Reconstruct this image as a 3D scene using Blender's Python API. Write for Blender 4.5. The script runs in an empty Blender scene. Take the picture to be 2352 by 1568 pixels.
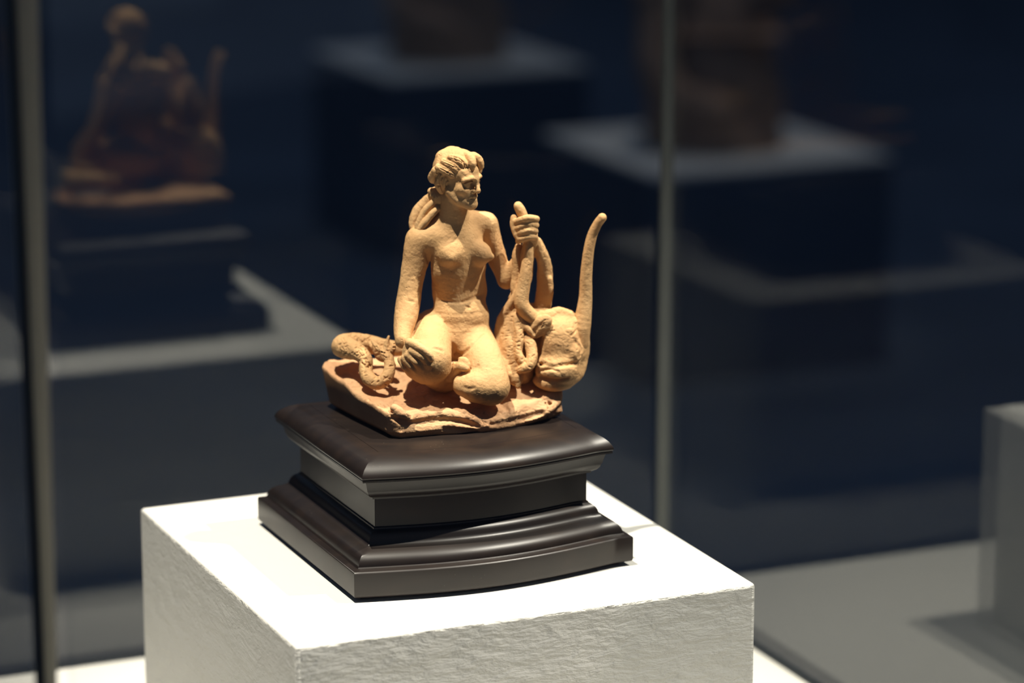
import bpy, bmesh, math, random
import numpy as np
from mathutils import Vector, Matrix

# ------------------------------------------------------------------ camera
EYE = 1.65                                   # camera height above the floor
FPX, CXP, CYP = 7300.0, 1176.0, 784.0        # focal length and centre in photo pixels
PITCH = math.radians(13.66)
scene = bpy.context.scene
COL = scene.collection
cam_d = bpy.data.cameras.new('camera')
cam = bpy.data.objects.new('camera', cam_d)
COL.objects.link(cam)
cam.location = (0, 0, EYE)
cam.rotation_euler = (math.pi / 2 - PITCH, 0, 0)
cam_d.sensor_width = 36.0
cam_d.lens = 36.0 * FPX / 2352.0
cam_d.clip_start = 0.05
cam_d.clip_end = 60
cam_d.dof.use_dof = True
cam_d.dof.focus_distance = 2.62
cam_d.dof.aperture_fstop = 2.9
scene.camera = cam

# ------------------------------------------------------------------ world, lights, exposure
w = bpy.data.worlds.new('gallery_gloom')
w.use_nodes = True
w.node_tree.nodes['Background'].inputs[0].default_value = (0.31, 0.42, 0.64, 1)
w.node_tree.nodes['Background'].inputs[1].default_value = 0.19
scene.world = w
scene.view_settings.view_transform = 'Standard'
scene.view_settings.look = 'None'
scene.view_settings.exposure = 0.0
scene.view_settings.gamma = 1.0
scene.view_settings.use_curve_mapping = False
scene.cycles.caustics_reflective = False
scene.cycles.caustics_refractive = False
scene.cycles.transparent_max_bounces = 24


def spot(name, loc, target, watts, color, size_deg, radius, blend=0.4):
    l = bpy.data.lights.new(name, 'SPOT')
    l.energy = watts
    l.color = color
    l.spot_size = math.radians(size_deg)
    l.spot_blend = blend
    l.shadow_soft_size = radius
    o = bpy.data.objects.new(name, l)
    COL.objects.link(o)
    o.location = loc
    o.rotation_euler = (Vector(target) - Vector(loc)).to_track_quat('-Z', 'Y').to_euler()
    return o


AIM = (0.0, 2.60, 0.95)
_h = 2.3                                     # height of the track above the statuette


def track(du, dv):
    """place on the ceiling track: du, dv = slant from the vertical along the case's u and v directions"""
    c, n = math.cos(math.radians(23.5)), math.sin(math.radians(23.5))
    a, b = _h * math.tan(math.radians(du)), _h * math.tan(math.radians(dv))
    return (AIM[0] + c * a - n * b, AIM[1] + n * a + c * b, AIM[2] + _h)


spot('key_spotlight', track(-12, -4), AIM, 440, (1.0, 0.915, 0.775), 33, 0.016, 0.85)
spot('second_spotlight', track(26, -16), AIM, 440, (1.0, 0.925, 0.80), 33, 0.016, 0.85)

# ------------------------------------------------------------------ frames of reference
# pixel helpers: a photo pixel together with a real depth gives a real point
_FW = np.array([0, math.cos(PITCH), -math.sin(PITCH)])
_UP = np.array([0, math.sin(PITCH), math.cos(PITCH)])
_RT = np.array([1.0, 0, 0])


def ray(px, py):
    return _FW + _RT * ((px - CXP) / FPX) - _UP * ((py - CYP) / FPX)


def on_z(px, py, z):
    r = ray(px, py)
    p = r * ((z - EYE) / r[2])
    p[2] += EYE
    return p


def on_y(px, py, y):
    r = ray(px, py)
    p = r * (y / r[1])
    p[2] += EYE
    return p


YAW = math.radians(23.5)                     # the case stands turned by this angle
UX = np.array([math.cos(YAW), math.sin(YAW), 0.0])
VX = np.array([-math.sin(YAW), math.cos(YAW), 0.0])


def uvz(u, v, z):
    p = UX * u + VX * v
    return (p[0], p[1], z)


Z_DECK, Z_PLINTH, Z_WOOD = 0.60, 0.83, 0.945
U0, U1, V0, V1 = 0.786, 1.192, 2.232, 2.647          # plinth footprint
CU0, CU1, CV0, CV1 = 0.528, 1.430, 1.990, 2.894      # glass case footprint
Z_GLASS = 1.62


# ------------------------------------------------------------------ object helpers
def tag(o, label=None, cat=None, group=None, kind=None):
    if label: o['label'] = label
    if cat: o['category'] = cat
    if group: o['group'] = group
    if kind: o['kind'] = kind
    return o


def empty(name, loc):
    o = bpy.data.objects.new(name, None)
    o.location = loc
    o.empty_display_size = 0.05
    COL.objects.link(o)
    return o


def link_mesh(name, me, mat, parent=None, smooth=False):
    for m in (mat if isinstance(mat, (list, tuple)) else [mat]):
        me.materials.append(m)
    if smooth:
        me.polygons.foreach_set('use_smooth', np.ones(len(me.polygons), bool))
    o = bpy.data.objects.new(name, me)
    COL.objects.link(o)
    if parent:
        o.parent = parent
        o.location = -parent.location if o.parent.parent is None else (0, 0, 0)
        if o.parent.parent is not None:
            o.location = (0, 0, 0)
    return o


def mesh_from(name, verts, faces):
    me = bpy.data.meshes.new(name)
    me.from_pydata([tuple(v) for v in verts], [], faces)
    me.update()
    return me


def uv_box(name, u0, u1, v0, v1, z0, z1, mat, parent=None, bevel=0.0, seg=2):
    """box whose sides run along the case directions u and v"""
    c = [(u0, v0), (u1, v0), (u1, v1), (u0, v1)]
    vs = [uvz(u, v, z0) for u, v in c] + [uvz(u, v, z1) for u, v in c]
    fs = [(3, 2, 1, 0), (4, 5, 6, 7), (0, 1, 5, 4), (1, 2, 6, 5), (2, 3, 7, 6), (3, 0, 4, 7)]
    me = mesh_from(name, vs, fs)
    if bevel:
        bm = bmesh.new()
        bm.from_mesh(me)
        bmesh.ops.bevel(bm, geom=bm.edges[:], offset=bevel, segments=seg, profile=0.5, affect='EDGES')
        bm.to_mesh(me)
        bm.free()
    return link_mesh(name, me, mat, parent)


# ------------------------------------------------------------------ materials
def mat_new(name):
    m = bpy.data.materials.new(name)
    m.use_nodes = True
    nt = m.node_tree
    b = nt.nodes['Principled BSDF']
    return m, nt, b


def N(nt, kind, **kw):
    n = nt.nodes.new(kind)
    for k, v in kw.items():
        if k.startswith('i_'):
            n.inputs[k[2:].replace('_', ' ')].default_value = v
        else:
            setattr(n, k, v)
    return n


def ramp(nt, src, stops):
    r = nt.nodes.new('ShaderNodeValToRGB')
    while len(r.color_ramp.elements) < len(stops):
        r.color_ramp.elements.new(0.5)
    for e, (p, c) in zip(r.color_ramp.elements, stops):
        e.position = p
        e.color = c if len(c) == 4 else (*c, 1)
    nt.links.new(src, r.inputs[0])
    return r.outputs[0]


def clay(name, c0, c1, c2):
    m, nt, b = mat_new(name)
    tc = N(nt, 'ShaderNodeTexCoord')
    n1 = N(nt, 'ShaderNodeTexNoise', i_Scale=26.0, i_Detail=6.0, i_Roughness=0.6)
    nt.links.new(tc.outputs['Object'], n1.inputs['Vector'])
    col = ramp(nt, n1.outputs['Fac'], [(0.30, c0), (0.52, c1), (0.75, c2)])
    nt.links.new(col, b.inputs['Base Color'])
    b.inputs['Roughness'].default_value = 0.72
    b.inputs['Specular IOR Level'].default_value = 0.22
    n2 = N(nt, 'ShaderNodeTexNoise', i_Scale=420.0, i_Detail=4.0, i_Roughness=0.65)
    n3 = N(nt, 'ShaderNodeTexNoise', i_Scale=150.0, i_Detail=3.0)
    nt.links.new(tc.outputs['Object'], n2.inputs['Vector'])
    nt.links.new(tc.outputs['Object'], n3.inputs['Vector'])
    add = N(nt, 'ShaderNodeMath', operation='MULTIPLY_ADD')
    nt.links.new(n3.outputs['Fac'], add.inputs[0])
    add.inputs[1].default_value = 1.6
    nt.links.new(n2.outputs['Fac'], add.inputs[2])
    # little pits in the clay
    v = N(nt, 'ShaderNodeTexVoronoi', i_Scale=170.0)
    nt.links.new(tc.outputs['Object'], v.inputs['Vector'])
    pit = ramp(nt, v.outputs['Distance'], [(0.03, (0, 0, 0)), (0.13, (1, 1, 1))])
    add2 = N(nt, 'ShaderNodeMath', operation='MULTIPLY_ADD')
    nt.links.new(pit, add2.inputs[0])
    add2.inputs[1].default_value = 0.8
    nt.links.new(add.outputs[0], add2.inputs[2])
    bp = N(nt, 'ShaderNodeBump', i_Strength=0.6, i_Distance=0.0008)
    nt.links.new(add2.outputs[0], bp.inputs['Height'])
    nt.links.new(bp.outputs[0], b.inputs['Normal'])
    return m


M_CLAY = clay('terracotta', (0.51, 0.285, 0.125), (0.595, 0.355, 0.160), (0.65, 0.405, 0.195))
M_CLAY_RED = clay('terracotta_rosy', (0.49, 0.265, 0.135), (0.58, 0.335, 0.175), (0.63, 0.395, 0.205))


def wood():
    m, nt, b = mat_new('ebonised_wood')
    tc = N(nt, 'ShaderNodeTexCoord')
    mp = N(nt, 'ShaderNodeMapping')
    mp.inputs['Rotation'].default_value = (0, 0, -YAW)
    mp.inputs['Scale'].default_value = (12, 60, 60)
    nt.links.new(tc.outputs['Object'], mp.inputs['Vector'])
    n1 = N(nt, 'ShaderNodeTexNoise', i_Scale=1.0, i_Detail=8.0, i_Roughness=0.6)
    nt.links.new(mp.outputs[0], n1.inputs['Vector'])
    col = ramp(nt, n1.outputs['Fac'], [(0.3, (0.010, 0.007, 0.006)), (0.55, (0.015, 0.010, 0.008)), (0.8, (0.026, 0.016, 0.011))])
    # specks of dust
    v = N(nt, 'ShaderNodeTexVoronoi', i_Scale=260.0)
    nt.links.new(tc.outputs['Object'], v.inputs['Vector'])
    n2 = N(nt, 'ShaderNodeTexNoise', i_Scale=14.0, i_Detail=2.0)
    nt.links.new(tc.outputs['Object'], n2.inputs['Vector'])
    a = ramp(nt, v.outputs['Distance'], [(0.055, (1, 1, 1)), (0.085, (0, 0, 0))])
    c = ramp(nt, n2.outputs['Fac'], [(0.60, (0, 0, 0)), (0.70, (1, 1, 1))])
    mul = N(nt, 'ShaderNodeMath', operation='MULTIPLY')
    nt.links.new(a, mul.inputs[0])
    nt.links.new(c, mul.inputs[1])
    mx = N(nt, 'ShaderNodeMix', data_type='RGBA')
    nt.links.new(mul.outputs[0], mx.inputs['Factor'])
    nt.links.new(col, mx.inputs['A'])
    mx.inputs['B'].default_value = (0.20, 0.17, 0.13, 1)
    nt.links.new(mx.outputs['Result'], b.inputs['Base Color'])
    rr = N(nt, 'ShaderNodeMapRange', i_To_Min=0.30, i_To_Max=0.44)
    nt.links.new(n2.outputs['Fac'], rr.inputs[0])
    nt.links.new(rr.outputs[0], b.inputs['Roughness'])
    b.inputs['Specular IOR Level'].default_value = 0.42
    bp = N(nt, 'ShaderNodeBump', i_Strength=0.12, i_Distance=0.0006)
    nt.links.new(n1.outputs['Fac'], bp.inputs['Height'])
    nt.links.new(bp.outputs[0], b.inputs['Normal'])
    return m


M_WOOD = wood()


def white_paint(name, rough_relief):
    m, nt, b = mat_new(name)
    b.inputs['Base Color'].default_value = (0.78, 0.77, 0.72, 1)
    b.inputs['Roughness'].default_value = 0.55
    b.inputs['Specular IOR Level'].default_value = 0.3
    tc = N(nt, 'ShaderNodeTexCoord')
    mp = N(nt, 'ShaderNodeMapping')
    mp.inputs['Rotation'].default_value = (0, 0, -YAW)
    nt.links.new(tc.outputs['Object'], mp.inputs['Vector'])
    wob = N(nt, 'ShaderNodeTexNoise', i_Scale=22.0, i_Detail=3.0)
    nt.links.new(mp.outputs[0], wob.inputs['Vector'])
    sub = N(nt, 'ShaderNodeVectorMath', operation='MULTIPLY_ADD')
    nt.links.new(wob.outputs['Color'], sub.inputs[0])
    sub.inputs[1].default_value = (0.02, 0.02, 0.012)
    nt.links.new(mp.outputs[0], sub.inputs[2])
    mp2 = N(nt, 'ShaderNodeMapping')
    mp2.inputs['Scale'].default_value = (0.36, 0.36, 1.0)
    nt.links.new(sub.outputs[0], mp2.inputs['Vector'])
    n1 = N(nt, 'ShaderNodeTexNoise', i_Scale=210.0, i_Detail=5.0, i_Roughness=0.58)
    nt.links.new(mp2.outputs[0], n1.inputs['Vector'])
    n2 = N(nt, 'ShaderNodeTexNoise', i_Scale=62.0, i_Detail=3.0)
    nt.links.new(mp2.outputs[0], n2.inputs['Vector'])
    add = N(nt, 'ShaderNodeMath', operation='MULTIPLY_ADD')
    nt.links.new(n2.outputs['Fac'], add.inputs[0])
    add.inputs[1].default_value = 1.5
    nt.links.new(n1.outputs['Fac'], add.inputs[2])
    bp = N(nt, 'ShaderNodeBump', i_Strength=rough_relief, i_Distance=0.0042)
    nt.links.new(add.outputs[0], bp.inputs['Height'])
    nt.links.new(bp.outputs[0], b.inputs['Normal'])
    return m


M_WHITE_ROUGH = white_paint('white_roller_paint', 1.0)
M_WHITE = white_paint('white_smooth_paint', 0.06)


def plain(name, color, rough=0.6, spec=0.3, noise=0.15, scale=8.0):
    m, nt, b = mat_new(name)
    tc = N(nt, 'ShaderNodeTexCoord')
    n = N(nt, 'ShaderNodeTexNoise', i_Scale=scale, i_Detail=5.0)
    nt.links.new(tc.outputs['Object'], n.inputs['Vector'])
    lo = tuple(c * (1 - noise) for c in color)
    hi = tuple(min(1, c * (1 + noise)) for c in color)
    nt.links.new(ramp(nt, n.outputs['Fac'], [(0.3, lo), (0.7, hi)]), b.inputs['Base Color'])
    b.inputs['Roughness'].default_value = rough
    b.inputs['Specular IOR Level'].default_value = spec
    return m


M_FLOOR = plain('navy_floor', (0.11, 0.14, 0.19), 0.6, 0.25, 0.2, 1.5)
M_WALL = plain('navy_wall', (0.06, 0.09, 0.15), 0.8, 0.2, 0.1, 2.0)
M_SEAL = plain('dark_seal', (0.02, 0.025, 0.028), 0.5)
M_EDGE = plain('ground_glass_edge', (0.17, 0.18, 0.17), 0.45, 0.5, 0.1, 6.0)
M_REFRACTION = plain('dark_glass_refraction', (0.020, 0.028, 0.036), 0.35, 0.4, 0.1, 6.0)  # dark colour stands in for refraction in the pane's end
M_ARRIS = plain('polished_arris', (0.30, 0.33, 0.31), 0.3, 0.6, 0.1, 6.0)


def frosted(name, color, through):
    m, nt, b = mat_new(name)
    b.inputs['Base Color'].default_value = (*color, 1)
    b.inputs['Roughness'].default_value = 0.45
    out = nt.nodes['Material Output']
    tr = N(nt, 'ShaderNodeBsdfTranslucent')
    n = N(nt, 'ShaderNodeTexNoise', i_Scale=6.0, i_Detail=2.0)
    nt.links.new(ramp(nt, n.outputs['Fac'], [(0.3, tuple(c * 0.85 for c in through)), (0.7, through)]), tr.inputs[0])
    mx = N(nt, 'ShaderNodeMixShader')
    mx.inputs[0].default_value = 0.8
    nt.links.new(b.outputs[0], mx.inputs[1])
    nt.links.new(tr.outputs[0], mx.inputs[2])
    nt.links.new(mx.outputs[0], out.inputs['Surface'])
    return m


M_EDGE_NEAR = frosted('frosted_glass_edge', (0.4, 0.4, 0.36), (0.9, 0.88, 0.80))


def glass():
    """clear pane: lets light straight through and mirrors by Schlick's law at each face"""
    m = bpy.data.materials.new('clear_pane')
    m.use_nodes = True
    nt = m.node_tree
    nt.nodes.remove(nt.nodes['Principled BSDF'])
    out = nt.nodes['Material Output']
    g = N(nt, 'ShaderNodeNewGeometry')
    dot = N(nt, 'ShaderNodeVectorMath', operation='DOT_PRODUCT')
    nt.links.new(g.outputs['Incoming'], dot.inputs[0])
    nt.links.new(g.outputs['True Normal'], dot.inputs[1])
    ab = N(nt, 'ShaderNodeMath', operation='ABSOLUTE')
    nt.links.new(dot.outputs['Value'], ab.inputs[0])
    om = N(nt, 'ShaderNodeMath', operation='SUBTRACT')
    om.inputs[0].default_value = 1.0
    nt.links.new(ab.outputs[0], om.inputs[1])
    pw = N(nt, 'ShaderNodeMath', operation='POWER')
    nt.links.new(om.outputs[0], pw.inputs[0])
    pw.inputs[1].default_value = 5.0
    ma = N(nt, 'ShaderNodeMath', operation='MULTIPLY_ADD')
    nt.links.new(pw.outputs[0], ma.inputs[0])
    ma.inputs[1].default_value = 0.957
    ma.inputs[2].default_value = 0.043
    t = N(nt, 'ShaderNodeBsdfTransparent')
    t.inputs[0].default_value = (0.985, 0.992, 0.988, 1)
    gl = N(nt, 'ShaderNodeBsdfGlossy')
    gl.inputs['Roughness'].default_value = 0.0
    gl.inputs['Color'].default_value = (0.97, 0.99, 1.0, 1)
    mx = N(nt, 'ShaderNodeMixShader')
    nt.links.new(ma.outputs[0], mx.inputs[0])
    nt.links.new(t.outputs[0], mx.inputs[1])
    nt.links.new(gl.outputs[0], mx.inputs[2])
    nt.links.new(mx.outputs[0], out.inputs['Surface'])
    return m


M_GLASS = glass()

# ------------------------------------------------------------------ the room
def room_box(name, x0, x1, y0, y1, z0, z1, mat):
    vs = [(x, y, z) for z in (z0, z1) for x, y in ((x0, y0), (x1, y0), (x1, y1), (x0, y1))]
    fs = [(3, 2, 1, 0), (4, 5, 6, 7), (0, 1, 5, 4), (1, 2, 6, 5), (2, 3, 7, 6), (3, 0, 4, 7)]
    return tag(link_mesh(name, mesh_from(name, vs, fs), mat), kind='structure')


room_box('floor', -6, 6, -4, 13, -0.1, 0.0, M_FLOOR)
room_box('wall_back', -6, 6, 13, 13.15, 0, 4.2, M_WALL)
room_box('wall_left', -6.15, -6, -4, 13, 0, 4.2, M_WALL)
room_box('wall_right', 6, 6.15, -4, 13, 0, 4.2, M_WALL)

# ------------------------------------------------------------------ the glass case
pc = uvz((CU0 + CU1) / 2, (CV0 + CV1) / 2, 0)
case = tag(empty('display_case', pc), 'glass display case on a white deck around the plinth', 'display case')
T = 0.010
uv_box('case_base', CU0 - 0.012, CU1 + 0.012, CV0 - 0.012, CV1 + 0.012, 0.0, Z_DECK - 0.02, M_WHITE, case, 0.002)
uv_box('deck', CU0 + 0.004, CU1 - 0.004, CV0 + 0.004, CV1 - 0.004, Z_DECK - 0.02, Z_DECK, M_WHITE, case, 0.001)
uv_box('glass_pane', CU0 + T, CU1 - T, CV1, CV1 + T, Z_DECK - 0.02, Z_GLASS, M_GLASS, case)         # back
uv_box('glass_pane', CU1, CU1 + T, CV0, CV1, Z_DECK - 0.02, Z_GLASS, M_GLASS, case)                  # right
uv_box('glass_pane', CU0 + T, CU1 - T, CV0 - T, CV0, Z_DECK - 0.02, Z_GLASS, M_GLASS, case)         # front
uv_box('glass_pane', CU0 - T, CU0, CV0, CV1, Z_DECK - 0.02, Z_GLASS, M_GLASS, case)                  # left
# far corner where the two panes meet: ground edges with a clear bond
uv_box('ground_edge', CU1 - 0.001, CU1 + T, CV1 - 0.001, CV1 + T, Z_DECK - 0.02, Z_GLASS, M_EDGE, case, 0.001)
uv_box('seal_strip', CU1 - 0.004, CU1, CV0, CV1, Z_DECK - 0.006, Z_DECK + 0.003, M_SEAL, case)
uv_box('seal_strip', CU0, CU1, CV1 - 0.004, CV1, Z_DECK - 0.006, Z_DECK + 0.003, M_SEAL, case)


def tapered_bar(name, xt0, xt1, xb0, xb1, depth, thick, mat):
    """upright bar at the near left corner, a little wider at its top; pixel columns at rows 0 and 1568"""
    y = depth
    def col(px_top, px_bot, yy):
        a, b = on_y(px_top, 0, yy), on_y(px_bot, 1568, yy)
        d = (b - a) / (b[2] - a[2])
        return a + d * (Z_GLASS - a[2]), a + d * (Z_DECK - 0.02 - a[2])
    lt, lb = col(xt0, xb0, y)
    rt, rb = col(xt1, xb1, y)
    back = np.array([-0.12 * thick, thick, 0])
    vs = [lb, rb, rb + back, lb + back, lt, rt, rt + back, lt + back]
    fs = [(3, 2, 1, 0), (4, 5, 6, 7), (0, 1, 5, 4), (1, 2, 6, 5), (2, 3, 7, 6), (3, 0, 4, 7)]
    return link_mesh(name, mesh_from(name, vs, fs), mat, case)


tapered_bar('ground_edge', 40, 87, 106, 131, 2.03, 0.010, M_EDGE_NEAR)
tapered_bar('arris_highlight', 36, 40, 101, 106, 2.028, 0.010, M_EDGE_NEAR)  # thin pale bar standing in for the highlight along the arris
tapered_bar('dark_refraction', 14, 36, 84, 101, 2.03, 0.010, M_REFRACTION)
tapered_bar('arris_highlight', 11, 14, 80, 84, 2.028, 0.010, M_EDGE_NEAR)  # second bar for an arris highlight

# ------------------------------------------------------------------ the white plinth
pl_c = uvz((U0 + U1) / 2, (V0 + V1) / 2, Z_DECK)


def plinth():
    me = bpy.data.meshes.new('display_plinth')
    c = [(U0, V0), (U1, V0), (U1, V1), (U0, V1)]
    vs = [uvz(u, v, Z_DECK + 0.0006) for u, v in c] + [uvz(u, v, Z_PLINTH) for u, v in c]
    fs = [(3, 2, 1, 0), (4, 5, 6, 7), (0, 1, 5, 4), (1, 2, 6, 5), (2, 3, 7, 6), (3, 0, 4, 7)]
    me.from_pydata(vs, [], fs)
    bm = bmesh.new()
    bm.from_mesh(me)
    bmesh.ops.bevel(bm, geom=bm.edges[:], offset=0.0035, segments=3, profile=0.5, affect='EDGES')
    for f in bm.faces:
        f.material_index = 0 if f.normal.z > 0.5 else 1
        f.smooth = f.calc_area() < 0.005
    bm.to_mesh(me)
    bm.free()
    o = link_mesh('display_plinth', me, [M_WHITE, M_WHITE_ROUGH])
    return tag(o, 'square white painted plinth with rough roller-textured sides, under the wooden pedestal', 'plinth')


plinth()

# ------------------------------------------------------------------ dark wooden pedestal
# outline in (u, v): straight left, right and back sides, a bowed front
BU0, BU1, BV0, BV1 = 0.8668, 1.1190, 2.3160, 2.5560


def outline(t):
    """the pedestal's plan drawn in by t metres: mitred corners, bowed front"""
    a, b, n = BU0 + t, BU1 - t, 40
    pts = []
    for i in range(n + 1):
        q = min(1.0, i / n / 0.93)
        pts.append((a + (b - a) * i / n, BV0 + t - 0.0180 * math.sin(math.pi * q) * (b - a) / (BU1 - BU0) + (0.0006 if q == 1 else 0)))
    return pts + [(b, BV1 - t), (a, BV1 - t)]


def sweep(name, prof, parent, cap_top=False, cap_bot=False):
    vs, fs = [], []
    rows = [outline(t / 1000) for t, z in prof]
    n = len(rows[0])
    for (t, z), r in zip(prof, rows):
        vs += [uvz(p[0], p[1], Z_PLINTH + z / 1000) for p in r]
    for k in range(len(prof) - 1):
        for i in range(n):
            j = (i + 1) % n
            fs.append((k * n + i, k * n + j, (k + 1) * n + j, (k + 1) * n + i))
    if cap_bot: fs.append(tuple(range(n - 1, -1, -1)))
    if cap_top: fs.append(tuple((len(prof) - 1) * n + i for i in range(n)))
    me = mesh_from(name, vs, fs)
    o = link_mesh(name, me, M_WOOD, parent, smooth=True)
    es = me.edges
    me.set_sharp_from_angle(angle=math.radians(32))
    return o


def arc(cx, cz, r, a0, a1, n=7):
    return [(cx + r * math.cos(math.radians(a0 + (a1 - a0) * i / n)), cz + r * math.sin(math.radians(a0 + (a1 - a0) * i / n))) for i in range(n + 1)]


pd_c = uvz((BU0 + BU1) / 2, (BV0 + BV1) / 2, Z_PLINTH)
ped = tag(empty('wooden_pedestal', pd_c), 'dark ebonised wooden pedestal with bowed front and stepped mouldings', 'pedestal')
sweep('foot', [(9, 0), (9, 4.5)], ped, True, True)
sweep('base_block', [(1.2, 4), (0.2, 5.2), (0, 7), (0, 24.6), (0.6, 25.6), (1.4, 26), (5.6, 27), (6.2, 27.8), (9, 27.8)], ped, True, True)
sweep('lower_moulding', [(6.6, 27.6), (6.8, 29.2), (7.2, 31), (8.2, 33), (9.8, 35), (12, 36.8), (14.6, 38.2), (17.4, 39.4), (19.6, 40.4), (21.2, 41.8), (22.2, 43.8),
                         (22.8, 46), (24, 48.2), (26, 50), (28.6, 51.2), (28.8, 52.6), (31, 52.6)], ped, True, True)
sweep('frieze', [(30, 52), (30, 79)], ped, True, True)
sweep('cornice', [(31, 77.6), (27.2, 77.8), (27, 79.2), (25.4, 80), (23.2, 81.4), (21.6, 83.4), (20.8, 85.4), (20.6, 86.6), (20.0, 86.8), (19.6, 89), (18.8, 92), (17.8, 95.4),
                  (13.6, 96.6), (13.4, 98.2), (13.9, 98.6), (13.2, 99.2), (12.7, 100.4), (12.9, 101.8), (14, 104), (16, 106.6), (19, 109.2), (22.6, 111.5),
                  (27, 113.4), (31.5, 114.4), (36.0, 114.8), (36.15, 114.5), (38, 114.5)], ped, False, True)
sweep('top_board', [(36.3, 113.5), (36.3, 114.5), (36.45, 114.8), (38, 115.0)], ped, True, True)

# ------------------------------------------------------------------ sculpting engine (signed distance field -> mesh)
Y_REF = 2.62
SC = 0.000357                                   # metres per photo pixel at the statuette


def P(px, py, d):
    """pixel and depth (mm towards the camera from the statuette's plane) -> metres"""
    return on_y(px, py, Y_REF - d / 1000.0)


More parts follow.
